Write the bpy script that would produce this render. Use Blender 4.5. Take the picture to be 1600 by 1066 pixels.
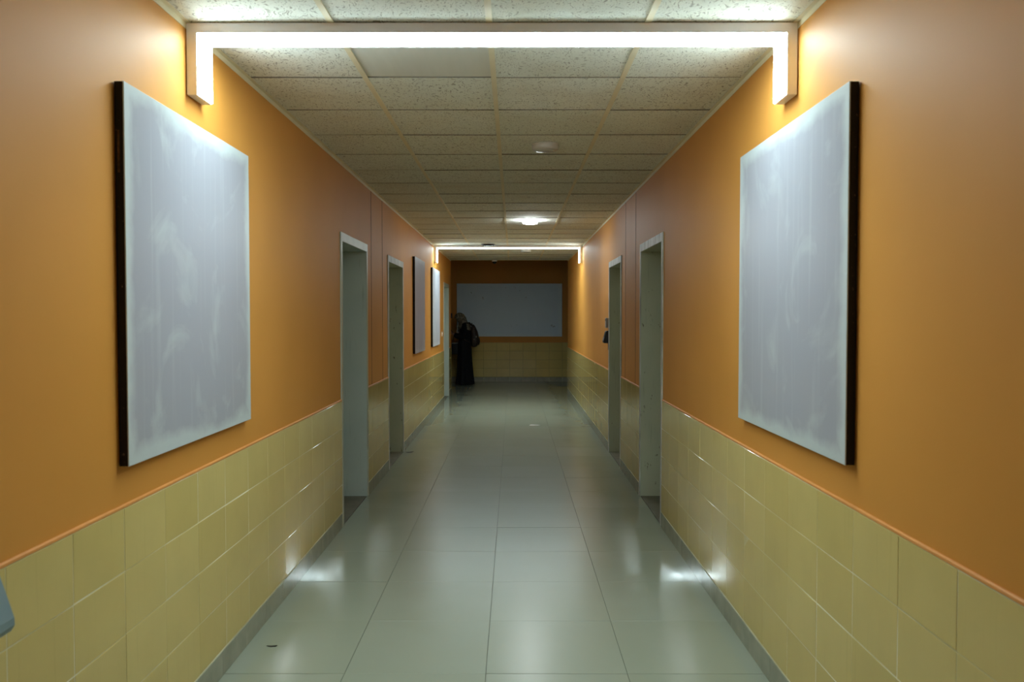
import bpy, bmesh, math, random
from mathutils import Vector, Matrix
random.seed(7)
C = bpy.context.scene.collection
for o in list(bpy.data.objects): bpy.data.objects.remove(o)

# ------------------------------------------------------------------ camera, world, exposure
EYE = 1.515
cam = bpy.data.cameras.new('camera'); co = bpy.data.objects.new('camera', cam); C.objects.link(co)
co.location = (0, 0, EYE); co.rotation_euler = (math.pi/2 - 0.0302, 0, 0.00179)
cam.sensor_width = 36; cam.lens = 36*1275.2/1600; cam.clip_start = 0.05
cam.dof.use_dof = True; cam.dof.focus_distance = 7.0; cam.dof.aperture_fstop = 5.0
bpy.context.scene.camera = co
w = bpy.data.worlds.new('world'); bpy.context.scene.world = w; w.use_nodes = True
w.node_tree.nodes['Background'].inputs[0].default_value = (0.01, 0.01, 0.012, 1)
vs = bpy.context.scene.view_settings
vs.view_transform = 'Standard'; vs.look = 'None'; vs.gamma = 1; vs.use_curve_mapping = False
vs.exposure = 0.0
cy = bpy.context.scene.cycles
cy.max_bounces = 16; cy.diffuse_bounces = 10; cy.glossy_bounces = 6
LAMP = 42.0; LAMP_COL = (0.76, 0.95, 1.0)
ROUND = 130.0

XL, XR, HC = -1.234, 1.071, 2.619      # wall planes, ceiling height
YN, YF, YB = -8.0, 16.1, 18.9          # corridor near end, far end, back wall of the cross passage
HB = 2.95                              # ceiling of the cross passage
WT = 0.91                              # wainscot top

# ------------------------------------------------------------------ materials
def srgb(r, g, b):
    f = lambda c: c/12.92 if c <= .04045 else ((c+.055)/1.055)**2.4
    return (f(r/255), f(g/255), f(b/255), 1)
class NT:
    def __init__(s, name):
        s.m = bpy.data.materials.new(name); s.m.use_nodes = True; s.t = s.m.node_tree
        s.b = s.t.nodes['Principled BSDF']
    def n(s, typ, ins=None, **kw):
        nd = s.t.nodes.new(typ)
        for k, v in kw.items(): setattr(nd, k, v)
        for k, v in (ins or {}).items():
            if isinstance(v, bpy.types.NodeSocket): s.t.links.new(v, nd.inputs[k])
            else: nd.inputs[k].default_value = v
        return nd
    def coord(s, kind='Object', scale=(1, 1, 1), rnd=True):
        tc = s.n('ShaderNodeTexCoord')
        out = tc.outputs[kind]
        if rnd:
            oi = s.n('ShaderNodeObjectInfo')
            mu = s.n('ShaderNodeMath', {0: oi.outputs['Random'], 1: 37.0}, operation='MULTIPLY')
            ad = s.n('ShaderNodeVectorMath', {0: out, 1: mu.outputs[0]}, operation='ADD')
            out = ad.outputs[0]
        mp = s.n('ShaderNodeMapping', {'Vector': out, 'Scale': scale})
        return mp.outputs[0]
    def noise(s, vec, scale, detail=3, rough=.5):
        return s.n('ShaderNodeTexNoise', {'Vector': vec, 'Scale': scale, 'Detail': detail, 'Roughness': rough}).outputs['Fac']
    def ramp(s, fac, a, b, ca=0., cb=1.):
        return s.n('ShaderNodeMapRange', {'Value': fac, 'From Min': a, 'From Max': b, 'To Min': ca, 'To Max': cb}).outputs[0]
    def mix(s, fac, a, b):
        nd = s.n('ShaderNodeMix', data_type='RGBA')
        for i, v in ((0, fac), (6, a), (7, b)):
            if isinstance(v, bpy.types.NodeSocket): s.t.links.new(v, nd.inputs[i])
            else: nd.inputs[i].default_value = v
        return nd.outputs[2]
    def math(s, op, a, b=0.):
        return s.n('ShaderNodeMath', {0: a, 1: b}, operation=op).outputs[0]
    def set(s, **kw):
        for k, v in kw.items():
            k = {'col': 'Base Color', 'rough': 'Roughness', 'spec': 'Specular IOR Level', 'metal': 'Metallic'}[k]
            if isinstance(v, bpy.types.NodeSocket): s.t.links.new(v, s.b.inputs[k])
            else: s.b.inputs[k].default_value = v
        return s
    def bump(s, h, strength=.2, dist=.01):
        b = s.n('ShaderNodeBump', {'Height': h, 'Strength': strength, 'Distance': dist})
        s.t.links.new(b.outputs[0], s.b.inputs['Normal']); return s

def simple(name, c, rough=.5, var=.12, scale=8., spec=.4, metal=0., rnd=True):
    t = NT(name); v = t.coord(rnd=rnd); f = t.noise(v, scale, 4)
    d = tuple(x*(1-var) for x in c[:3])+(1,); l = tuple(min(1, x*(1+var)) for x in c[:3])+(1,)
    t.set(col=t.mix(t.ramp(f, .3, .7), d, l), rough=rough, spec=spec, metal=metal)
    return t.m

M = {}
# orange satin wall paint, faint roller mottling
t = NT('orange_paint'); v = t.coord(rnd=False)
f1 = t.noise(v, 1.3, 3); f2 = t.noise(v, 180, 2)
t.set(col=t.mix(t.ramp(f1, .3, .7), srgb(203, 141, 62), srgb(211, 148, 69)), rough=.55, spec=.22)
t.bump(f2, .12, .002); M['orange'] = t.m
M['orange_cap'] = simple('orange_paint_lit_edge', srgb(220, 150, 78), .5, .06, 20)  # wall orange made lighter, painting in the light from above on the ledge
# yellow-olive glazed wall tile
t = NT('glazed_wall_tile'); v = t.coord()
oi = t.n('ShaderNodeObjectInfo').outputs['Random']
f = t.noise(v, 5, 3); st = t.noise(t.coord(scale=(30, 30, 1.5)), 2, 3)
c = t.mix(oi, srgb(205, 184, 113), srgb(211, 191, 122))
c = t.mix(t.ramp(st, .60, .80, 0, .18), c, srgb(160, 140, 78))
c = t.mix(t.ramp(f, .4, .8, 0, .4), c, srgb(190, 171, 106))
t.set(col=c, rough=.06, spec=.4); t.bump(t.noise(v, 9, 2), .03, .01); M['tile'] = t.m
# wall grout, cream where clean, stained where not
t = NT('wall_grout'); v = t.coord(rnd=False); f = t.noise(v, 2.2, 4)
t.set(col=t.mix(t.ramp(f, .42, .62), srgb(196, 186, 136), srgb(238, 236, 208)), rough=.8, spec=.2); M['grout'] = t.m
# skirting
M['skirt'] = simple('grey_skirting_tile', srgb(150, 151, 133), .12, .12, 9)
# floor tile
t = NT('polished_floor_tile'); v = t.coord()
oi = t.n('ShaderNodeObjectInfo').outputs['Random']
f = t.noise(v, 2.2, 3); g = t.noise(v, 45, 4, .6)
c = t.mix(oi, srgb(150, 156, 138), srgb(154, 160, 144))
c = t.mix(t.ramp(f, .3, .8, 0, .5), c, srgb(146, 151, 132))
c = t.mix(t.ramp(g, .74, .84, 0, .3), c, srgb(112, 112, 98))
px = t.n('ShaderNodeSeparateXYZ', {0: t.n('ShaderNodeNewGeometry').outputs['Position']}).outputs[0]
ed = t.math('ABSOLUTE', t.math('ADD', px, .0815))          # worn matt walking lane, still glossy along both walls
ed = t.math('ADD', ed, t.math('MULTIPLY', t.math('SUBTRACT', f, .5), .3))
t.set(col=c, rough=t.ramp(ed, .72, 1.06, .265, .055), spec=.45); M['floor'] = t.m
M['floor_grout'] = simple('floor_grout', srgb(92, 94, 82), .8, .2, 6, rnd=False)
M['threshold'] = simple('threshold_stone', srgb(112, 108, 92), .5, .15, 8)
# mineral-fibre ceiling tile with short fissures
t = NT('fissured_ceiling_tile'); v = t.coord()
wv = t.n('ShaderNodeVectorMath', {0: v, 1: t.n('ShaderNodeVectorMath', {0: t.n('ShaderNodeTexNoise', {'Vector': v, 'Scale': 14., 'Detail': 1}).outputs['Color'], 'Scale': .09}, operation='SCALE').outputs[0]}, operation='ADD').outputs[0]
st = t.n('ShaderNodeMapping', {'Vector': wv, 'Scale': (150, 62, 1)}).outputs[0]
f = t.noise(st, 1.0, 1.5, .4); p = t.noise(v, 210, 1)
fis = t.math('MAXIMUM', t.ramp(f, .40, .34), t.math('MULTIPLY', t.ramp(p, .36, .29), .7))
oi = t.n('ShaderNodeObjectInfo').outputs['Random']
c = t.mix(oi, srgb(226, 230, 217), srgb(232, 235, 224))
c = t.mix(t.ramp(t.noise(v, 2.5, 3), .5, .85, 0, .4), c, srgb(196, 184, 150))
c = t.mix(t.math('MULTIPLY', fis, .62), c, srgb(112, 104, 84))
t.set(col=c, rough=.9, spec=.15); t.bump(t.math('SUBTRACT', 1., fis), .35, .003); M['ctile'] = t.m
t = NT('plain_ceiling_tile'); v = t.coord(scale=(30, 3, 1))
t.set(col=t.mix(t.noise(v, 1, 3), srgb(206, 206, 192), srgb(216, 216, 204)), rough=.8, spec=.2); M['cplain'] = t.m
M['tile_core'] = simple('raw_tile_edge', srgb(112, 106, 90), .95, .1, 30)
M['tee'] = simple('cream_ceiling_rail', srgb(224, 214, 180), .5, .06, 4)
M['void'] = simple('dark_ceiling_void', srgb(60, 56, 48), .9, .1, 4)
# door paint
def door_paint(name, a, chips):
    t = NT(name); v = t.coord(rnd=False)
    f = t.noise(v, 2.5, 4); g = t.noise(t.coord(scale=(9, 9, 4), rnd=False), 3, 5, .65)
    c = t.mix(t.ramp(f, .35, .7, 0, .5), a, tuple(x*.82 for x in a[:3])+(1,))
    c = t.mix(t.ramp(g, .70-chips, .76-chips, 0, .9), c, srgb(74, 48, 34))
    c = t.mix(t.ramp(t.noise(t.coord(scale=(40, 40, 2), rnd=False), 1.5, 3), .62, .8, 0, .4), c, srgb(96, 98, 84))
    t.set(col=c, rough=.4, spec=.4); return t.m
M['door_teal'] = door_paint('grey_green_door_paint', srgb(180, 191, 183), 0.01)
M['door_olive'] = door_paint('worn_olive_door_paint', srgb(182, 187, 164), .06)
t = NT('dusty_white_frame'); v = t.coord(scale=(14, 14, 2), rnd=False)
t.set(col=t.mix(t.ramp(t.noise(v, 2, 4), .4, .65), srgb(206, 208, 206), srgb(150, 150, 142)), rough=.5); M['frame_white'] = t.m
M['frame_green'] = simple('grey_frame_paint', srgb(176, 180, 164), .4, .1, 6)
# display boards
def board(name, base, edge, drips, smear):
    t = NT(name); g = t.coord('Generated', rnd=False); v = t.coord()
    s = t.n('ShaderNodeSeparateXYZ', {0: g})
    ex = lambda o: t.math('SUBTRACT', .5, t.math('ABSOLUTE', t.math('SUBTRACT', o, .5)))
    d = t.math('MINIMUM', ex(s.outputs[1]), ex(s.outputs[2]))
    nz = t.noise(v, 5, 5, .6)
    d2 = t.math('ADD', d, t.math('MULTIPLY', t.math('SUBTRACT', nz, .5), .09))
    c = t.mix(t.ramp(d2, .055, .02, 0, .85), base, edge)
    sm = t.n('ShaderNodeTexNoise', {'Vector': v, 'Scale': 2.2, 'Detail': 5, 'Roughness': .55, 'Distortion': 2.2}).outputs['Fac']
    c = t.mix(t.ramp(sm, .54, .74, 0, smear), c, edge)
    vst = t.noise(t.coord(scale=(22, 22, .8)), 1.5, 4)
    c = t.mix(t.ramp(vst, .55, .78, 0, .3), c, edge)
    if drips:
        lo = t.ramp(s.outputs[2], .30, .03)
        dr = t.noise(t.coord(scale=(26, 26, 1.1)), 1.6, 3)
        c = t.mix(t.math('MULTIPLY', lo, t.ramp(dr, .58, .66, 0, .8)), c, srgb(120, 118, 132))
        c = t.mix(t.math('MULTIPLY', lo, t.ramp(dr, .40, .30, 0, .8)), c, srgb(232, 232, 238))
    bk = name == 'grey_board'                      # the far board carries a few larger smudges
    sp = t.noise(v, 7 if bk else 24, 2)
    c = t.mix(t.ramp(sp, .70 if bk else .77, .76 if bk else .82, 0, .6), c, srgb(110, 112, 118))
    t.set(col=c, rough=.38, spec=.4); return t.m
M['board'] = board('smeared_white_board', srgb(162, 163, 171), srgb(194, 203, 201), False, .55)
M['board_streak'] = board('streaked_lavender_board', srgb(162, 158, 172), srgb(184, 184, 192), True, .5)
M['board_bright'] = board('bright_streaked_board', srgb(190, 192, 200), srgb(214, 218, 222), True, .6)
M['board_back'] = board('grey_board', srgb(203, 222, 238), srgb(212, 228, 240), False, .3)
t = NT('black_board_edge'); v = t.coord()
t.set(col=t.mix(t.ramp(t.noise(v, 60, 3, .7), .66, .72), srgb(24, 21, 22), srgb(120, 105, 90)), rough=.5, spec=.2); M['black'] = t.m
M['panel_edge'] = simple('panel_edge', srgb(150, 145, 160), .5, .1, 20)
M['tan'] = simple('worn_tan_patch', srgb(84, 60, 34), .8, .6, 60)
# lamps
M['alu'] = simple('white_lamp_housing', srgb(240, 239, 244), .35, .02, 5, metal=0.)
def emit(name, col, s):
    t = NT(name); t.set(col=(.8, .8, .8, 1))
    t.b.inputs['Emission Color'].default_value = tuple(col)+(1,); t.b.inputs['Emission Strength'].default_value = s
    return t.m
M['led'] = emit('led_diffuser', LAMP_COL, LAMP)
M['round_on'] = emit('lit_round_diffuser', (.9, .97, 1.), ROUND)
M['plastic'] = simple('white_plastic', srgb(205, 200, 190), .25, .04, 10)
M['plastic_dim'] = simple('frosted_plastic', srgb(196, 192, 184), .15, .04, 10)
M['dark'] = simple('dark_plastic', srgb(34, 32, 32), .35, .2, 30)
M['grey_plastic'] = simple('grey_plastic', srgb(150, 156, 160), .35, .06, 20)
M['teal_plastic'] = simple('blue_grey_plastic', srgb(128, 152, 158), .4, .05, 12)
M['steel'] = simple('brushed_steel', srgb(170, 170, 168), .35, .08, 40, metal=1.)
M['screen'] = simple('dark_glass', srgb(16, 18, 22), .08, .1, 20)
# person
M['skin'] = simple('skin', srgb(168, 120, 92), .5, .06, 30)
M['gown'] = simple('black_cloth', srgb(25, 26, 29), .85, .2, 30, spec=.2)
t = NT('patterned_scarf_cloth'); v = t.coord(rnd=False)
t.set(col=t.mix(t.ramp(t.noise(v, 26, 3), .42, .58), srgb(98, 89, 73), srgb(138, 129, 112)), rough=.8, spec=.2); M['scarf'] = t.m
M['pack'] = simple('dark_brown_backpack_cloth', srgb(52, 42, 36), .6, .2, 25)
M['bag'] = simple('black_handbag_leather', srgb(12, 12, 16), .7, .2, 30)
M['strap_light'] = simple('pale_strap', srgb(170, 168, 160), .6, .1, 30)
M['paper'] = simple('white_paper_scrap', srgb(225, 225, 220), .7, .05, 20)
M['scrap'] = simple('dark_scrap', srgb(48, 44, 34), .7, .2, 60)

# ------------------------------------------------------------------ helpers
def link(name, mesh, parent=None, loc=None):
    o = bpy.data.objects.new(name, mesh); C.objects.link(o)
    if loc is not None: o.location = loc
    if parent is not None: o.parent = parent
    return o
def box(bm, x0, x1, y0, y1, z0, z1, bev=0., seg=1):
    vs_ = [bm.verts.new(p) for p in ((x0,y0,z0),(x1,y0,z0),(x1,y1,z0),(x0,y1,z0),(x0,y0,z1),(x1,y0,z1),(x1,y1,z1),(x0,y1,z1))]
    fs = [bm.faces.new([vs_[i] for i in q]) for q in ((0,3,2,1),(4,5,6,7),(0,1,5,4),(1,2,6,5),(2,3,7,6),(3,0,4,7))]
    if bev:
        es = list({e for f in fs for e in f.edges})
        bmesh.ops.bevel(bm, geom=es, offset=bev, segments=seg, affect='EDGES', profile=.5)
def mesh_of(bm, name, mat, smooth=False):
    me = bpy.data.meshes.new(name); bmesh.ops.recalc_face_normals(bm, faces=bm.faces)
    bm.to_mesh(me); bm.free()
    if mat: me.materials.append(mat)
    if smooth:
        for p in me.polygons: p.use_smooth = True
    return me
def boxes(name, mat, lst, parent=None, bev=0., loc=None, seg=1):
    bm = bmesh.new()
    for b in lst: box(bm, *b, bev=bev, seg=seg)
    return link(name, mesh_of(bm, name, mat), parent, loc)
def lathe(name, mat, prof, parent=None, loc=None, n=32, axis='z', rot=None):
    bm = bmesh.new(); rings = []
    for r, h in prof:
        if r <= 1e-6: rings.append([bm.verts.new((0, 0, h))])
        else: rings.append([bm.verts.new((r*math.cos(2*math.pi*i/n), r*math.sin(2*math.pi*i/n), h)) for i in range(n)])
    for a, b in zip(rings, rings[1:]):
        for i in range(n):
            j = (i+1) % n
            q = [a[i % len(a)], a[j % len(a)], b[j % len(b)], b[i % len(b)]]
            q = list(dict.fromkeys(q))
            if len(q) > 2: bm.faces.new(q)
    o = link(name, mesh_of(bm, name, mat, True), parent, loc)
    if rot: o.rotation_euler = rot
    return o
def struct(o): o['kind'] = 'structure'; return o
def thing(name, label, cat, loc=(0, 0, 0), group=None, mesh=None):
    o = bpy.data.objects.new(name, mesh); C.objects.link(o); o.location = loc
    o['label'] = label; o['category'] = cat
    if group: o['group'] = group
    return o

# ------------------------------------------------------------------ room shell
DL = [(5.815, 6.875), (7.995, 9.11), (14.39, 15.53)]
DR = [(5.835, 6.885), (8.07, 9.125)]
DH = 2.118; FW = .05; FH = .065; DEP = .27
def spans(doors, a, b):
    out = []; c = a
    for d0, d1 in doors:
        if d1 <= a or d0 >= b: continue
        out.append((c, d0)); c = d1
    out.append((c, b)); return [s for s in out if s[1]-s[0] > 1e-4]
def side_wall(name, X, sgn, doors, jx):
    """sgn = +1 when the room lies on the +X side of the wall"""
    xa, xb = (X-.3, X) if sgn > 0 else (X, X+.3)
    lst = [(xa, xb, a, b, 0, HC+.35) for a, b in spans(doors, YN, YF)]
    lst += [(xa, xb, a, b, DH, HC+.35) for a, b in doors]
    fx = (-5.2, X-.3) if sgn > 0 else (X+.3, 5.2)        # return along the cross passage
    lst.append((fx[0], fx[1], YF-.2, YF, 0, HC+.35))
    wl = struct(boxes(name, M['orange'], lst))
    f = lambda d: X+sgn*d
    lo = lambda a, b: (min(f(a), f(b)), max(f(a), f(b)))
    # grout bed, tiles, cap
    bed = [lo(-.002, .0071)+(a, b, .1, WT) for a, b in spans(doors, -1.2, YF)]
    boxes('grout_bed', M['grout'], bed, wl)
    cap = bmesh.new()
    for a, b in spans(doors, -1.2, YF):
        box(cap, *lo(-.002, .0088), a, b, WT-.0012, WT+.012, bev=.0035)
    link('wainscot_cap', mesh_of(cap, 'wainscot_cap', M['orange_cap']), wl)
    cache = {}
    def tile_mesh(wd, ht):
        k = (round(wd, 3), round(ht, 3))
        if k not in cache:
            bm = bmesh.new(); i = .0008
            o_ = [(-wd/2, -ht/2), (wd/2, -ht/2), (wd/2, ht/2), (-wd/2, ht/2)]
            B = [bm.verts.new((0, y, z)) for y, z in o_]
            m_ = [bm.verts.new((sgn*.0070, y, z)) for y, z in o_]
            F = [bm.verts.new((sgn*.0078, y-math.copysign(i, y), z-math.copysign(i, z))) for y, z in o_]
            for p, q in ((B, m_), (m_, F)):
                for n_ in range(4): bm.faces.new([p[n_], p[(n_+1) % 4], q[(n_+1) % 4], q[n_]])
            bm.faces.new(F)
            cache[k] = mesh_of(bm, 'wall_tile', M['tile'])
        return cache[k]
    G = .0032
    for a, b in spans(doors, .15, YF):
        ys = [a]; k = math.ceil((a-jx)/.3+1e-6)
        while jx+.3*k < b-.012:
            if jx+.3*k > a+.012: ys.append(jx+.3*k)
            k += 1
        ys.append(b)
        for y0, y1 in zip(ys, ys[1:]):
            for r in range(4):
                z1 = WT-.2*r; z0 = z1-.2
                o = link('wall_tile', tile_mesh(y1-y0-G, .2-G), wl, (f(random.uniform(-.0004, .0007)), (y0+y1)/2+random.uniform(-.0006, .0006), (z0+z1)/2+random.uniform(-.0007, .0007)))
                o.rotation_euler = (0, random.uniform(-.002, .002), random.uniform(-.0015, .0015))
    # skirting
    bs = struct(boxes(name.replace('wall', 'baseboard'), M['grout'], [lo(-.001, .006)+(a, b, 0, .104) for a, b in spans(doors, YN, YF)]))
    scache = {}
    for a, b in spans(doors, .15, YF):
        ys = [a]; y = a
        while y < b-.02: y = min(b, y+.3 if len(ys) > 1 else y+random.uniform(.15, .3)); ys.append(y)
        for y0, y1 in zip(ys, ys[1:]):
            k = round(y1-y0, 3)
            if k not in scache:
                bm = bmesh.new(); L = (y1-y0)-.0016
                x0, x1 = (0, .0095) if sgn > 0 else (-.0095, 0)
                box(bm, x0, x1, -L/2, L/2, 0, .1035, bev=.0012)
                scache[k] = mesh_of(bm, 'skirting_tile', M['skirt'])
            link('skirting_tile', scache[k], bs, (f(random.uniform(0, .0012)), (y0+y1)/2, random.uniform(-.0008, .0008)))
    return wl
wl = side_wall('wall_left', XL, 1, DL, 2.251)
wr = side_wall('wall_right', XR, -1, DR, 1.937)
# vertical plaster grooves between the two door pairs, their shade painted as dark strips
M['joint'] = simple('groove_shade_brown', srgb(92, 54, 30), .8, .1, 20)
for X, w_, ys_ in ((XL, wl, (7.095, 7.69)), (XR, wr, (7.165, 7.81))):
    for y in ys_: boxes('groove_shade_strip', M['joint'], [(X-.0012, X+.0012, y-.006, y+.006, WT+.012, HC)], w_)
struct(boxes('wall_near', M['orange'], [(XL-.3, XR+.3, YN-.2, YN, 0, HC+.35)]))
struct(boxes('wall_crossing_left', M['orange'], [(-5.2, -5.0, YF, YB, 0, HB+.05)]))
struct(boxes('wall_crossing_right', M['orange'], [(5.0, 5.2, YF, YB, 0, HB+.05)]))
# back wall of the cross passage
wb = struct(boxes('wall_back', M['orange'], [(-5.2, 5.2, YB, YB+.2, 0, HB+.05)]))
boxes('grout_bed', M['floor_grout'], [(-5, 5, YB-.005, YB+.002, .1, WT)], wb)
boxes('wainscot_cap', M['orange_cap'], [(-5, 5, YB-.011, YB+.002, WT, WT+.012)], wb, bev=.004)
bm = bmesh.new(); wd, ht, i = .304-.0035, .2-.0035, .0016
o_ = [(-wd/2, -ht/2), (wd/2, -ht/2), (wd/2, ht/2), (-wd/2, ht/2)]
B = [bm.verts.new((x, 0, z)) for x, z in o_]; m_ = [bm.verts.new((x, -.0062, z)) for x, z in o_]
F = [bm.verts.new((x-math.copysign(i, x), -.0078, z-math.copysign(i, z))) for x, z in o_]
for p, q in ((B, m_), (m_, F)):
    for n_ in range(4): bm.faces.new([p[n_], p[(n_+1) % 4], q[(n_+1) % 4], q[n_]])
bm.faces.new(F); bt = mesh_of(bm, 'wall_tile', M['tile'])
for k in range(-14, 18):
    for r in range(4):
        o = link('wall_tile', bt, wb, (-.693+.304*(k+.5)+.304*2*0, YB+random.uniform(-.0007, .0004), WT-.2*r-.1))
        o.rotation_euler = (random.uniform(-.003, .003), 0, random.uniform(-.003, .003))
bb = struct(boxes('baseboard_back', M['grout'], [(-5, 5, YB-.006, YB+.001, 0, .104)]))
bm = bmesh.new(); box(bm, -.15, .15, -.0095, 0, 0, .1035, bev=.0012); sb = mesh_of(bm, 'skirting_tile', M['skirt'])
for k in range(-14, 18): link('skirting_tile', sb, bb, (-.693+.304*(k+.5), YB, 0))

# floor ------------------------------------------------------------
fl = struct(boxes('floor', M['floor_grout'], [(XL-.3, XR+.3, YN, YF, -.15, -.004), (-5.2, 5.2, YF, YB+.2, -.15, -.004)]))
fcache = {}
def floor_tile(x0, x1, y0, y1):
    k = (round(x1-x0, 3), round(y1-y0, 3))
    if k not in fcache:
        bm = bmesh.new(); a, b = (x1-x0)/2-.0009, (y1-y0)/2-.0009
        box(bm, -a, a, -b, b, -.006, 0, bev=.0006); fcache[k] = mesh_of(bm, 'floor_tile', M['floor'])
    o = link('floor_tile', fcache[k], fl, ((x0+x1)/2, (y0+y1)/2, random.uniform(-.0005, .0004)))
    o.rotation_euler = (random.uniform(-.0012, .0012), random.uniform(-.0012, .0012), 0)
xs = [XL, -.117-.6, -.117, .483, XR]
ys = [3.416+.6*k for k in range(-6, 22)]
ys = [y for y in ys if y < YF-.1]+[YF]
for x0, x1 in zip(xs, xs[1:]):
    for y0, y1 in zip(ys, ys[1:]): floor_tile(x0, x1, y0, y1)
boxes('floor_slab', M['floor'], [(XL, XR, YN, ys[0], -.006, -.0003)], fl)
cx = [-.117+.6*k for k in range(-5, 6)]; cy = [YF, YF+.6, YF+1.2, YF+1.8, YF+2.4, YB]
for x0, x1 in zip(cx, cx[1:]):
    for y0, y1 in zip(cy, cy[1:]): floor_tile(x0, x1, y0, y1)
boxes('floor_slab', M['floor'], [(-5, cx[0], YF, YB, -.006, -.0003), (cx[-1], 5, YF, YB, -.006, -.0003)], fl)

# ceiling ----------------------------------------------------------
ce = struct(boxes('ceiling', M['void'], [(XL, XR, YN, YF, HC+.02, HC+.2), (-5.2, 5.2, YF, YB+.2, HB, HB+.1)]))
boxes('ceiling_edge', M['tee'], [(XL, XR, YF-.02, YF, HC-.002, HC+.331)], ce)
ex = [XL, -.0914-.595, -.0914, .506, XR]
ey = [3.815+.6*k for k in range(-7, 21)]
ey = [y for y in ey if y < YF-.15]+[YF-.02]
ccache = {}
plain = {(1, 6)}
def ceil_tile(x0, x1, y0, y1, mat, tag):
    k = (round(x1-x0, 3), round(y1-y0, 3), tag)
    if k not in ccache:
        bm = bmesh.new(); a, b = (x1-x0)/2-.006, (y1-y0)/2-.0035
        box(bm, -a, a, -b, b, 0, .012)
        me = mesh_of(bm, 'ceiling_tile', mat); me.materials.append(M['tile_core'])   # raw unpainted edges
        for p in me.polygons: p.material_index = 0 if p.normal.z < -.5 else 1
        ccache[k] = me
    o = link('ceiling_tile', ccache[k], ce, ((x0+x1)/2, (y0+y1)/2, HC+.0035+random.uniform(-.001, .001)))
    o.rotation_euler = (random.choice((.001, .003, .005, .007)), random.uniform(-.003, .003), 0)
for i, (x0, x1) in enumerate(zip(ex, ex[1:])):
    for j, (y0, y1) in enumerate(zip(ey, ey[1:])):
        pl = (i == 1 and abs(y1-3.815) < .01)
        ceil_tile(x0, x1, y0, y1, M['cplain'] if pl else M['ctile'], pl)
boxes('ceiling_slab', M['ctile'], [(XL, XR, YN, ey[0], HC+.002, HC+.02)], ce)
for x in ex[1:-1]:
    for y0, y1 in zip(ey[::5], ey[5::5]+[YF-.02]):
        if y1 > y0: boxes('main_rail', M['tee'], [(x-.012, x+.012, y0+.001, y1-.001, HC-.0005, HC+.004)], ce)
for x0, x1 in ((XL, XL+.02), (XR-.02, XR)):
    y = YN
    while y < YF-.03:
        y1 = min(y+3, YF-.02)
        a, b = (x0, x0+.0025) if x0 == XL else (x1-.0025, x1)
        o = boxes('wall_angle', M['tee'], [(x0, x1, y+.002, y1-.002, HC-.001, HC+.0015), (a, b, y+.002, y1-.002, HC-.022, HC)], ce)
        y = y1

# doors ------------------------------------------------------------
def door(n, X, sgn, y0, y1, mat, fmat):
    f = lambda d: X+sgn*d
    lo = lambda a, b: (min(f(a), f(b)), max(f(a), f(b)))
    leaf = struct(boxes('door_%d' % n, mat, [lo(-DEP+.01, -DEP+.05)+(y0+FW, y1-FW, .006, DH-FH)]))
    # recessed panels on the leaf
    for za, zb in ((.2, .9), (1.05, 1.9)):
        boxes('door_panel', mat, [lo(-DEP+.045, -DEP+.054)+(y0+FW+.14, y1-FW-.14, za, zb)], leaf, bev=.004)
    hd = boxes('door_handle', M['steel'], [lo(-DEP+.045, -DEP+.055)+(y0+FW+.05, y0+FW+.09, .95, 1.15), lo(-DEP+.05, -DEP+.1)+(y0+FW+.06, y0+FW+.08, 1.05, 1.07), lo(-DEP+.09, -DEP+.105)+(y0+FW+.06, y0+FW+.18, 1.05, 1.07)], leaf, bev=.003)
    for a, b in ((y0, y0+FW), (y1-FW, y1)):
        j = boxes('door_jamb', mat, [lo(-DEP, .004)+(a, b, 0, DH-FH+.002)], leaf, bev=.002)
        boxes('jamb_face', fmat, [lo(.002, .009)+(a, b, 0, DH-FH)], j, bev=.0015)
    h = boxes('door_head', mat, [lo(-DEP, .004)+(y0, y1, DH-FH, DH)], leaf, bev=.002)
    boxes('head_face', fmat, [lo(.002, .009)+(y0, y1, DH-FH, DH)], h, bev=.0015)
    boxes('door_threshold', M['threshold'], [lo(-.3, -.004)+(y0+FW, y1-FW, -.004, .003)], leaf, bev=.001)
door(1, XL, 1, *DL[0], M['door_teal'], M['frame_green'])
door(2, XL, 1, *DL[1], M['door_olive'], M['frame_white'])
door(3, XL, 1, *DL[2], M['door_teal'], M['frame_green'])
door(4, XR, -1, *DR[0], M['door_olive'], M['frame_white'])
door(5, XR, -1, *DR[1], M['door_olive'], M['frame_white'])

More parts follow.
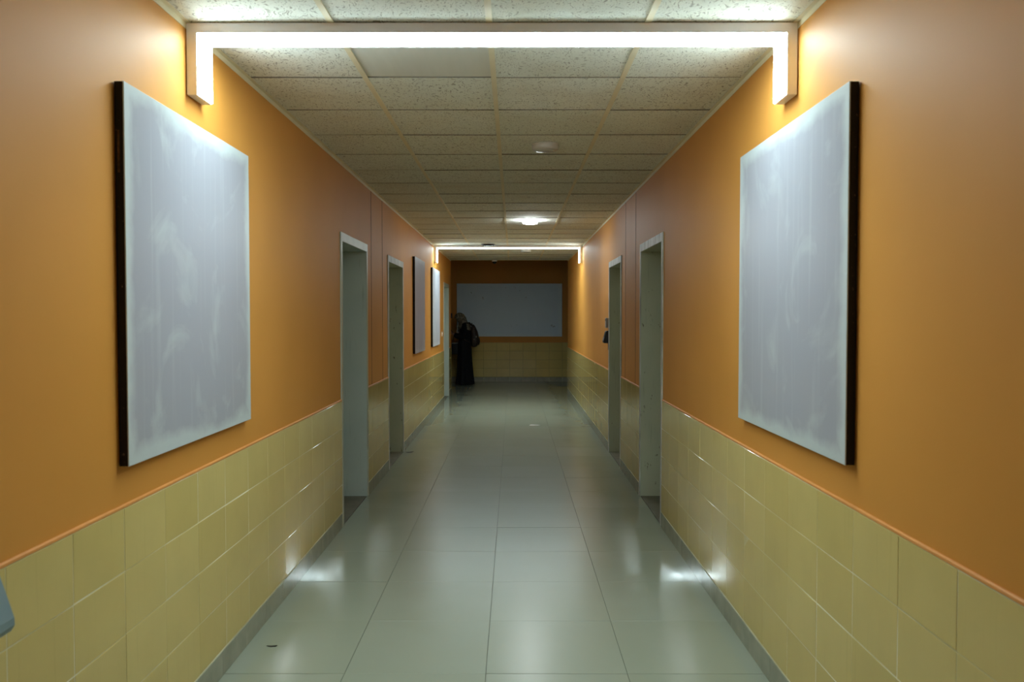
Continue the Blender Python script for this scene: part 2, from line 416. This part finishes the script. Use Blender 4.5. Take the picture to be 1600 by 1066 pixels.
# ------------------------------------------------------------------ U-shaped lamps
def lamp(y, label):
    D, T, ZB, PR = .15, .038, 2.352, .005
    t = thing('arch_lamp', label, 'lamp', (0, y, HC), 'inverted U corridor lamps')
    z0 = ZB-HC
    a, b = XL+.004, XR-.004
    # housing: one U profile
    pts = [(a, z0), (a, -.0015), (b, -.0015), (b, z0), (b-T, z0), (b-T, -T), (a+T, -T), (a+T, z0)]
    bm = bmesh.new()
    f0 = [bm.verts.new((x, 0, z)) for x, z in pts]; f1 = [bm.verts.new((x, D, z)) for x, z in pts]
    for n in range(8):
        bm.faces.new([f0[n], f0[(n+1) % 8], f1[(n+1) % 8], f1[n]])
    for F in (f0, f1):
        for q in ((0, 1, 6, 7), (1, 2, 5, 6), (2, 3, 4, 5)): bm.faces.new([F[i] for i in q])
    link('lamp_housing', mesh_of(bm, 'lamp_housing', M['alu']), t)
    e = .003
    bm = bmesh.new()
    box(bm, a+T, b-T, e, D-e, -T-PR, -T+.0005)
    box(bm, a+T-.0005, a+T+PR, e, D-e, z0+.002, -T-PR)
    box(bm, b-T-PR, b-T+.0005, e, D-e, z0+.002, -T-PR)
    link('lamp_diffuser', mesh_of(bm, 'lamp_diffuser', M['led']), t)['label'] = 'glowing white inner strip'
    for x in (a+.0, b-T):
        boxes('end_cap', M['alu'], [(x+.0005, x+T-.0005, .001, D-.001, z0-.002, z0+.0005)], t)
    return t
lamp(3.10, 'white inverted U light strip closest to the camera, spanning the ceiling between both big boards')
lamp(12.70, 'small distant inverted U light strip across the ceiling in front of the dark end wall')

lamp(-6.50, 'inverted U light strip added behind the camera for fill, out of view')  # unseen lamp added for fill, continuing the spacing of the other two

def round_light(x, y, label, lit):
    t = thing('round_ceiling_light', label, 'light', (x, y, HC), 'round surface ceiling lights')
    lathe('light_rim', M['plastic'], [(.0, .0), (.088, .0), (.088, -.006), (.084, -.007)], t)
    lathe('light_diffuser', M['round_on'] if lit else M['plastic_dim'], [(.0855, -.006), (.0865, -.024), (.083, -.033), (.074, -.039), (.05, -.043), (0, -.045)], t)
    return t
round_light(.205, 5.28, 'unlit round white ceiling light nearest the camera', False)
round_light(.19, 9.42, 'brightly glowing round ceiling light in the middle of the corridor', True)
round_light(.205, 13.55, 'unlit round ceiling light beyond the distant inverted U lamp', False)
t = thing('ceiling_speaker', 'dark round disc on the ceiling just before the distant inverted U lamp', 'speaker', (-.388, 12.55, HC))
lathe('speaker_rim', M['dark'], [(0, 0), (.102, 0), (.102, -.012), (.095, -.022), (.084, -.024), (.082, -.018)], t)
lathe('speaker_grille', M['screen'], [(.083, -.017), (.06, -.024), (0, -.028)], t)
t = thing('dome_camera', 'little white dome camera with dark lens hanging at the far ceiling edge', 'camera', (-.371, 15.98, HC))
lathe('camera_base', M['plastic'], [(0, 0), (.052, 0), (.054, -.012), (.048, -.032), (.044, -.034)], t)
lathe('camera_dome', M['screen'], [(.044, -.032), (.040, -.052), (.028, -.068), (.012, -.076), (0, -.078)], t)

# ------------------------------------------------------------------ display boards
def wall_board(X, sgn, y0, y1, z0, z1, label, mat, extra=None, name='display_board'):
    t = thing(name, label, 'board', (X, (y0+y1)/2, z0), 'plain display boards on the walls')
    L, H = (y1-y0)/2, z1-z0
    lo = lambda a, b: (min(sgn*a, sgn*b), max(sgn*a, sgn*b))
    bm = bmesh.new()
    for q in ((-L, -L+.035, 0, H), (L-.035, L, 0, H), (-L+.035, L-.035, 0, .035), (-L+.035, L-.035, H-.035, H)):
        box(bm, *lo(.003, .029), *q, bev=.001)
    link('board_frame', mesh_of(bm, 'board_frame', M['black']), t)
    boxes('board_panel', mat, [lo(.029, .0335)+(-L-.001, L+.001, -.001, H+.001)], t, bev=.0015)
    boxes('backing_sheet', M['dark'], [lo(.003, .010)+(-L+.035, L-.035, .035, H-.035)], t)
    for y in (-L*.7, L*.7):
        boxes('wall_bracket', M['steel'], [lo(-.002, .012)+(y-.03, y+.03, H-.09, H-.05)], t)
    if extra: boxes('worn_patch', M['tan'], [lo(.011, .018)+(-L-.0012, -L+.003, H-.28, H-.15)], t)
    return t
wall_board(XL, 1, 2.535, 3.718, 1.046, 2.24, 'large smeared white board on the left wall closest to the camera', M['board'], True)
wall_board(XR, -1, 2.545, 3.757, 1.049, 2.241, 'large smeared white board on the right wall', M['board'])
wall_board(XL, 1, 9.99, 11.08, 1.055, 2.248, 'lavender-grey board just past the second left door, with drip streaks at its bottom', M['board_streak'])
wall_board(XL, 1, 12.17, 13.33, 1.06, 2.246, 'bright white board below the distant lamp on the left wall', M['board_bright'])
t = thing('display_board', 'wide plain grey board filling the dark end wall behind the person', 'board', (-.093, YB, 1.05), 'plain display boards on the walls')
bm = bmesh.new(); Wd, H = 1.215, 1.222
for q in ((-Wd, -Wd+.035, 0, H), (Wd-.035, Wd, 0, H), (-Wd+.035, Wd-.035, 0, .035), (-Wd+.035, Wd-.035, H-.035, H)):
    box(bm, q[0], q[1], -.03, -.003, q[2], q[3], bev=.001)
link('board_frame', mesh_of(bm, 'board_frame', M['black']), t)
# the back panel is stretched along x, so its material reads the same edge distances from a y-z sheet turned a quarter
bm = bmesh.new(); box(bm, 0, .005, -Wd-.001, Wd+.001, -.001, H+.001, bev=.0015)
o = link('board_panel', mesh_of(bm, 'board_panel', M['board_back']), t, (0, -.030, 0)); o.rotation_euler = (0, 0, -math.pi/2)
boxes('backing_sheet', M['dark'], [(-Wd+.035, Wd-.035, -.010, -.003, .035, H-.035)], t)
for x in (-.9, .9): boxes('wall_bracket', M['steel'], [(x-.03, x+.03, -.012, .002, H-.09, H-.05)], t)

# ------------------------------------------------------------------ small wall fittings
t = thing('light_switch', 'small cream light switch on the left wall beside the farthest door', 'switch', (XL, 14.06, 1.21))
boxes('switch_plate', M['plastic'], [(0, .009, -.04, .04, -.045, .045)], t, bev=.003, seg=2)
boxes('switch_rocker', M['plastic'], [(.008, .014, -.018, .018, -.028, .028)], t, bev=.002)
t = thing('door_keypad', 'small grey box on the right wall just past the second right door', 'keypad', (XR, 9.22, 1.385))
boxes('keypad_body', M['grey_plastic'], [(-.032, 0, -.04, .04, 0, .112)], t, bev=.006, seg=2)
boxes('keypad_screen', M['screen'], [(-.0335, -.031, -.028, .028, .075, .1)], t, bev=.0008)
bm = bmesh.new()
for r in range(3):
    for c in range(3): box(bm, -.0345, -.031, -.026+.019*c, -.012+.019*c, .012+.02*r, .026+.02*r, bev=.001)
link('keypad_buttons', mesh_of(bm, 'keypad_buttons', M['plastic']), t)
t = thing('fingerprint_terminal', 'black tilted wall terminal hanging right below the small grey box', 'terminal', (XR, 9.20, 1.212))
bm = bmesh.new()   # wedge body, deeper at the bottom
pr = [(0, .0), (-.055, .004), (-.064, .02), (-.034, .132), (-.024, .14), (0, .14)]
A = [bm.verts.new((x, -.06, z)) for x, z in pr]; Bv = [bm.verts.new((x, .06, z)) for x, z in pr]
for n in range(6): bm.faces.new([A[n], A[(n+1) % 6], Bv[(n+1) % 6], Bv[n]])
bm.faces.new(A); bm.faces.new(Bv)
link('terminal_body', mesh_of(bm, 'terminal_body', M['dark']), t)
def tilted(name, mat, y0, y1, za, zb, th, parent):
    bm = bmesh.new(); s = lambda z: -.064+(z-.02)*(.030/.112)
    V = [bm.verts.new(p) for p in ((s(za)+.001, y0, za), (s(za)+.001, y1, za), (s(zb)+.001, y1, zb), (s(zb)+.001, y0, zb), (s(za)-th, y0, za), (s(za)-th, y1, za), (s(zb)-th, y1, zb), (s(zb)-th, y0, zb))]
    for q in ((0,1,2,3),(4,5,6,7),(0,1,5,4),(1,2,6,5),(2,3,7,6),(3,0,4,7)): bm.faces.new([V[i] for i in q])
    return link(name, mesh_of(bm, name, mat), parent)
tilted('terminal_screen', M['screen'], -.045, .015, .075, .122, .001, t)
for r in range(3): tilted('terminal_button', M['grey_plastic'], -.045, .0, .028+.015*r, .037+.015*r, .003, t)
tilted('finger_sensor', M['grey_plastic'], .015, .045, .035, .065, .004, t)
o = boxes('terminal_cable', M['dark'], [(-.006, 0, -.005, .005, -.075, .003)], t, bev=.001)

# blue-grey housing at the left edge of the frame, fixed to the left wall
t = thing('wall_dispenser', 'rounded blue-grey plastic dispenser at the lower left, mostly cut off by the frame edge', 'dispenser', (XL+.008, 1.66, .84))
pr = [(0, .0), (.135, .0), (.158, .006), (.167, .02), (.166, .036), (.150, .085), (.125, .16), (.105, .22), (.095, .235), (.08, .24), (0, .24)]
bm = bmesh.new(); hw = .065; rings = []
for yy, k in ((-hw, .93), (-hw+.012, 1.), (hw-.012, 1.), (hw, .93)):
    rings.append([bm.verts.new((x*k, yy, .12+(z-.12)*(k+.0))) for x, z in pr])
for A, Bv in zip(rings, rings[1:]):
    for n in range(len(pr)): bm.faces.new([A[n], A[(n+1) % len(pr)], Bv[(n+1) % len(pr)], Bv[n]])
bm.faces.new(rings[0]); bm.faces.new(rings[-1])
link('dispenser_cover', mesh_of(bm, 'dispenser_cover', M['teal_plastic']), t)
boxes('dispenser_nozzle', M['grey_plastic'], [(.09, .13, -.02, .02, -.012, .006)], t, bev=.004)
boxes('dispenser_window', M['screen'], [(.115, .1265, -.02, .02, .135, .165)], t, bev=.001)

t = thing('wall_hook', 'tiny dark hook on the end wall left of the grey board, by the person', 'hook', (-1.435, YB, 1.47))
boxes('hook_plate', M['dark'], [(-.018, .018, -.008, 0, 0, .12)], t, bev=.002)
boxes('hook_arm', M['dark'], [(-.008, .008, -.05, -.006, .02, .036), (-.008, .008, -.055, -.04, .02, .07)], t, bev=.002)

# ------------------------------------------------------------------ litter on the floor
def scrap(name, mat, pts, loc, label, cat):
    bm = bmesh.new(); top = []; bot = []
    for x, y, z in pts:
        top.append(bm.verts.new((x, y, z+.002))); bot.append(bm.verts.new((x, y, max(0, z-.0005))))
    n = len(pts)
    for i in range(n): bm.faces.new([top[i], top[(i+1) % n], bot[(i+1) % n], bot[i]])
    bm.faces.new(top); bm.faces.new(bot)
    o = thing(name, label, cat, loc, None, mesh_of(bm, name, mat))
    return o
scrap('paper_scrap', M['paper'], [(-.07, -.02, 0), (-.02, -.035, .004), (.01, -.01, .001), (.07, -.03, .006), (.065, .005, .004), (.0, .02, 0), (-.05, .015, .008)], (.29, 11.3, 0), 'small white scrap of paper lying on the far corridor floor', 'paper')
scrap('leaf_scrap', M['scrap'], [(-.028, 0, .002), (-.01, -.007, 0), (.015, -.005, .001), (.022, .0, .004), (.012, .006, .001), (-.012, .006, .0)], (-1.105, 3.70, 0), 'tiny dark dry leaf lying on the near left floor', 'leaf')
scrap('leaf_scrap', M['scrap'], [(-.04, 0, .002), (-.01, -.02, 0), (.03, -.018, .003), (.05, .0, .012), (.02, .012, .002)], (-1.16, 9.05, 0), 'dark crumb of litter on the floor at the foot of the second left door', 'litter')

# ------------------------------------------------------------------ person at the end of the corridor (faces -X, head bowed)
PX, PY = -1.09, 18.1
person = thing('person', 'person in black gown and brown headscarf bowing over their hands beside the end wall', 'person', (PX, PY, 0))
def skin_mesh(verts, edges, rad, name, mat, sub=2, root=0):
    me = bpy.data.meshes.new(name+'_cage'); me.from_pydata(verts, edges, [])
    o = bpy.data.objects.new(name+'_cage', me); C.objects.link(o)
    o.modifiers.new('s', 'SKIN').use_smooth_shade = True
    sk = me.skin_vertices[0].data
    for i, r in enumerate(rad):
        sk[i].radius = (r, r) if not isinstance(r, tuple) else r
        sk[i].use_root = (i == root)
    m = o.modifiers.new('d', 'SUBSURF'); m.levels = sub; m.render_levels = sub
    dg = bpy.context.evaluated_depsgraph_get(); dg.update()
    out = bpy.data.meshes.new_from_object(o.evaluated_get(dg)); out.name = name
    bpy.data.objects.remove(o); out.materials.clear(); out.materials.append(mat)
    for p in out.polygons: p.use_smooth = True
    return out
V, E_, R = [], [], []
def chain(pts, frm=None):
    last = frm
    for (p, r) in pts:
        V.append(p); R.append(r); i = len(V)-1
        if last is not None: E_.append((last, i))
        last = i
    return last
# local axes: x = -forward, so forward is -x; y = across; z = up. 1.62 m standing height
pelvis = chain([((0, 0, .88), .115)])
waist = chain([((.005, 0, 1.02), .10)], pelvis)
chest = chain([((.02, 0, 1.20), .115), ((-.005, 0, 1.315), .085)], waist)
neck = chain([((-.045, 0, 1.395), .048)], chest)
head = chain([((-.085, 0, 1.45), .07), ((-.105, 0, 1.505), .088), ((-.095, 0, 1.545), .07)], neck)
for s in (-1, 1):
    hip = chain([((0, s*.085, .82), .085), ((-.01*s, s*.09, .47), .055), ((.02, s*.09, .22), .046), ((.03, s*.09, .075), .034), ((-.05, s*.10, .035), .03), ((-.13, s*.105, .028), .022)], pelvis)
    wr_ = chain([((.0, s*.15, 1.30), .052), ((.02, s*.205, 1.10), .038), ((-.10, s*.15, 1.075), .032), ((-.205, s*.07, 1.105), .022)], chest)
    palm = chain([((-.25, s*.06, 1.125), .024)], wr_)
    for k, ln in enumerate((.9, 1., .95, .75)):
        y = s*(.075-.017*k)
        chain([((-.272, y, 1.137+.003*k), .0085), ((-.295, y-s*.004, 1.150+.003*k), .008), ((-.298+.004*k, y-s*.010, 1.150+.022*ln), .0075), ((-.284, y-s*.012, 1.150+.034*ln), .007)], palm)
    chain([((-.245, s*.035, 1.14), .0095), ((-.262, s*.025, 1.158), .0085), ((-.272, s*.022, 1.175), .0075)], palm)
body = link('body', skin_mesh(V, E_, R, 'body', M['skin']), person)
# face on the head: nose, eyes, mouth, ears
fdir = Vector((-.80, 0, -.60)); up = Vector((-.60, 0, .80)); hc = Vector((-.105, 0, 1.50))
M['lip'] = simple('lip', srgb(140, 84, 74), .5)
def blob(name, mat, c, r, sx=1, sy=1, sz=1):
    bm = bmesh.new()
    g = bmesh.ops.create_icosphere(bm, subdivisions=2, radius=r)
    for v in g['verts']: v.co = Vector((v.co.x*sx, v.co.y*sy, v.co.z*sz))+c
    link(name, mesh_of(bm, name, mat, True), person)
blob('nose', M['skin'], hc+fdir*.088-up*.012, .013, 1.2, .8, 1.3)
blob('mouth', M['lip'], hc+fdir*.080-up*.045, .012, .6, 1.9, .5)
for s in (-1, 1):
    blob('ear', M['skin'], hc+Vector((.01, s*.084, -.01)), .02, .7, .35, 1.2)
    blob('eye', M['dark'], hc+fdir*.074+up*.012+Vector((0, s*.03, 0)), .010, .7, 1.2, .7)
# gown: lofted with vertical folds, then sleeves
def loft(bm, rings, close=False):
    rs = [[bm.verts.new(p) for p in r] for r in rings]
    n = len(rs[0])
    for a, b in zip(rs, rs[1:]):
        for i in range(n): bm.faces.new([a[i], a[(i+1) % n], b[(i+1) % n], b[i]])
    if close: bm.faces.new(rs[0]); bm.faces.new(rs[-1])
N = 56
gp = [  # z, centre x, half depth (x), half width (y), fold depth
 (.012, .012, .193, .25, .022), (.05, .012, .190, .245, .021), (.20, .012, .178, .225, .018), (.45, .01, .162, .20, .014), (.70, .008, .150, .182, .010),
 (.90, .006, .148, .178, .007), (1.00, .006, .135, .165, .005), (1.10, .010, .134, .172, .004), (1.20, .014, .136, .182, .003), (1.28, .012, .126, .180, .002), (1.33, .005, .106, .150, 0), (1.365, -.012, .082, .10, 0), (1.40, -.035, .058, .062, 0)]
bm = bmesh.new(); rg = []
for z, c, a, b, fd in gp:
    r = []
    for i in range(N):
        th = 2*math.pi*i/N
        k = 1+(fd/.18)*(math.sin(9*th+.6)+.5*math.sin(14*th+2+z))
        r.append((c+a*k*math.cos(th), b*k*math.sin(th), z+(.012*math.sin(3*th) if z < .03 else 0)*0))
    rg.append(r)
loft(bm, rg)
def tube(bm, pts, n=16, wob=0.):
    rg = []
    for i, (p, r) in enumerate(pts):
        p = Vector(p); d = (Vector(pts[min(i+1, len(pts)-1)][0])-Vector(pts[max(i-1, 0)][0])).normalized()
        u = d.cross(Vector((0, 0, 1)));  u = u.normalized() if u.length > 1e-3 else Vector((0, 1, 0))
        v = d.cross(u)
        rg.append([tuple(p+(u*math.cos(2*math.pi*k/n)+v*math.sin(2*math.pi*k/n))*r*(1+wob*math.sin(5*2*math.pi*k/n+i))) for k in range(n)])
    loft(bm, rg, True)
for s in (-1, 1):
    tube(bm, [((.005, s*.11, 1.325), .060), ((.005, s*.16, 1.27), .066), ((.015, s*.205, 1.16), .060), ((.015, s*.208, 1.09), .060), ((-.03, s*.185, 1.062), .058), ((-.11, s*.145, 1.07), .058), ((-.185, s*.085, 1.095), .056), ((-.20, s*.075, 1.10), .046)], 18, .05)
link('gown', mesh_of(bm, 'gown', M['gown'], True), person)['label'] = 'long black gown with wide sleeves'
# headscarf: cap over the head open towards the face, then drape over shoulders
bm = bmesh.new(); rg = []
ax = [(-.150, 1.585, .035, .04), (-.135, 1.565, .070, .068), (-.115, 1.535, .098, .088), (-.095, 1.495, .115, .102), (-.072, 1.455, .116, .10), (-.045, 1.415, .106, .098), (-.02, 1.375, .108, .118), (.0, 1.335, .128, .165), (.01, 1.295, .142, .198), (.015, 1.245, .146, .205)]
ups = Vector((-.35, 0, .94)).normalized(); bk = Vector((.94, 0, .35))
for j, (x, z, a, b) in enumerate(ax):
    r = []
    tl = max(0., 1-j/6)                       # rings tilt with the bowed head
    for i in range(40):
        th = 2*math.pi*i/40
        k = 1+.035*math.sin(6*th+j*.8)+.02*math.sin(11*th+j*1.7)
        cxv = a*k*math.cos(th); cyv = b*k*math.sin(th)
        r.append((x+cxv, cyv, z+cxv*.42*tl+(-.05*max(0, math.cos(th)) if j > 7 else 0)))
    rg.append(r)
rs = [[bm.verts.new(p) for p in r] for r in rg]
bm.faces.new(rs[0])
for j, (a, b) in enumerate(zip(rs, rs[1:])):
    for i in range(40):
        th = 2*math.pi*(i+.5)/40
        if 3 <= j <= 4 and math.cos(th) < -.80: continue      # face opening
        bm.faces.new([a[i], a[(i+1) % 40], b[(i+1) % 40], b[i]])
link('headscarf', mesh_of(bm, 'headscarf', M['scarf'], True), person)['label'] = 'brown-grey headscarf'
for s in (-1, 1):
    bm = bmesh.new()
    rg = []
    for x, hw, h in ((.075, .02, .03), (.06, .034, .06), (.0, .04, .065), (-.06, .046, .05), (-.12, .046, .04), (-.165, .034, .03), (-.185, .012, .02)):
        rg.append([(x, s*.10+hw*math.cos(2*math.pi*k/14), .0+h*max(0, .5+.5*math.sin(2*math.pi*k/14))) for k in range(14)])
    loft(bm, rg, True); link('shoe', mesh_of(bm, 'shoe', M['dark'], True), person)
bm = bmesh.new()
tube(bm, [((-.128, -.05, 1.335), .008), ((-.150, -.075, 1.28), .008), ((-.158, -.085, 1.20), .008), ((-.162, -.08, 1.14), .008)], 8)
tube(bm, [((-.128, .05, 1.335), .008), ((-.150, .04, 1.28), .008), ((-.158, -.03, 1.20), .008), ((-.162, -.07, 1.14), .008)], 8)
link('lanyard', mesh_of(bm, 'lanyard', M['strap_light'], True), person)['label'] = 'pale ribbon round the neck'

# backpack (worn, still its own thing)
bp = thing('backpack', 'bulging dark brown backpack on the back of the person in the black gown', 'backpack', (PX+.018, PY, 0))
bm = bmesh.new(); rg = []
for z, d0, d1, hw in ((.835, .165, .215, .07), (.85, .15, .262, .115), (.90, .135, .292, .142), (.98, .125, .305, .15), (1.08, .125, .298, .15), (1.18, .130, .275, .142), (1.26, .132, .24, .125), (1.31, .135, .212, .10), (1.335, .145, .19, .06)):
    r = []
    for k in range(28):
        th = 2*math.pi*k/28; cs, sn = math.cos(th), math.sin(th)
        p = lambda v: math.copysign(abs(v)**.7, v)
        r.append(((d0+d1)/2+(d1-d0)/2*p(cs), hw*p(sn), z))
    rg.append(r)
loft(bm, rg, True); link('pack_body', mesh_of(bm, 'pack_body', M['pack'], True), bp)
bm = bmesh.new(); rg = []
for z, d1, hw in ((.875, .285, .07), (.89, .318, .095), (.95, .332, .105), (1.02, .325, .1), (1.06, .30, .08)):
    rg.append([(.25+(d1-.25)*math.copysign(abs(math.cos(2*math.pi*k/20))**.7, math.cos(2*math.pi*k/20)), hw*math.copysign(abs(math.sin(2*math.pi*k/20))**.7, math.sin(2*math.pi*k/20)), z) for k in range(20)])
loft(bm, rg, True); link('front_pocket', mesh_of(bm, 'front_pocket', M['pack'], True), bp)
for s in (-1, 1):
    bm = bmesh.new()
    tube(bm, [((.15, s*.09, 1.31), .014), ((.09, s*.115, 1.372), .015), ((.0, s*.125, 1.372), .016), ((-.085, s*.125, 1.31), .016), ((-.125, s*.13, 1.21), .015), ((-.10, s*.165, 1.10), .012), ((.02, s*.185, .99), .009), ((.14, s*.13, .92), .009)], 10)
    link('shoulder_strap', mesh_of(bm, 'shoulder_strap', M['pack'], True), bp)
for q in ((.245, .262, -.157, -.147, 1.05, 1.085), (.19, .22, -.158, -.148, 1.005, 1.013)): boxes('zip_pull', M['strap_light'], [q], bp, bev=.001)
bm = bmesh.new(); tube(bm, [((.15, -.03, 1.325), .008), ((.15, -.025, 1.365), .008), ((.15, .025, 1.365), .008), ((.15, .03, 1.325), .008)], 8)
link('carry_loop', mesh_of(bm, 'carry_loop', M['pack'], True), bp)

# handbag hanging from the forearm
hb = thing('handbag', 'black box-shaped handbag hanging from the forearm of the person', 'handbag', (PX-.205, PY-.10, .683))
bm = bmesh.new(); box(bm, -.075, .075, -.05, .05, 0, .235, bev=.012, seg=2)
for v in bm.verts: v.co.x *= 1-.12*v.co.z/.235; v.co.y *= 1-.3*v.co.z/.235
link('bag_body', mesh_of(bm, 'bag_body', M['bag'], True), hb)
boxes('bag_rim', M['strap_light'], [(-.062, .066, -.037, .037, .234, .246)], hb, bev=.003)
for s in (-1, 1):
    bm = bmesh.new()
    tube(bm, [((-.045, s*.03, .235), .005), ((-.042, s*.026, .30), .005), ((-.015, s*.02, .42), .005), ((.015, s*.018, .474), .005), ((.045, s*.02, .42), .005), ((.05, s*.026, .30), .005), ((.048, s*.03, .235), .005)], 8)
    link('bag_handle', mesh_of(bm, 'bag_handle', M['bag'], True), hb)
# phone in the hands
ph = thing('phone', 'dark phone held up in both hands by the bowing person', 'phone', (PX-.268, PY, 1.165))
ph.rotation_euler = (0, -.5, 0)
boxes('phone_body', M['dark'], [(-.004, .004, -.037, .037, -.01, .135)], ph, bev=.003)
boxes('phone_screen', M['screen'], [(.0038, .005, -.034, .034, -.004, .13)], ph)
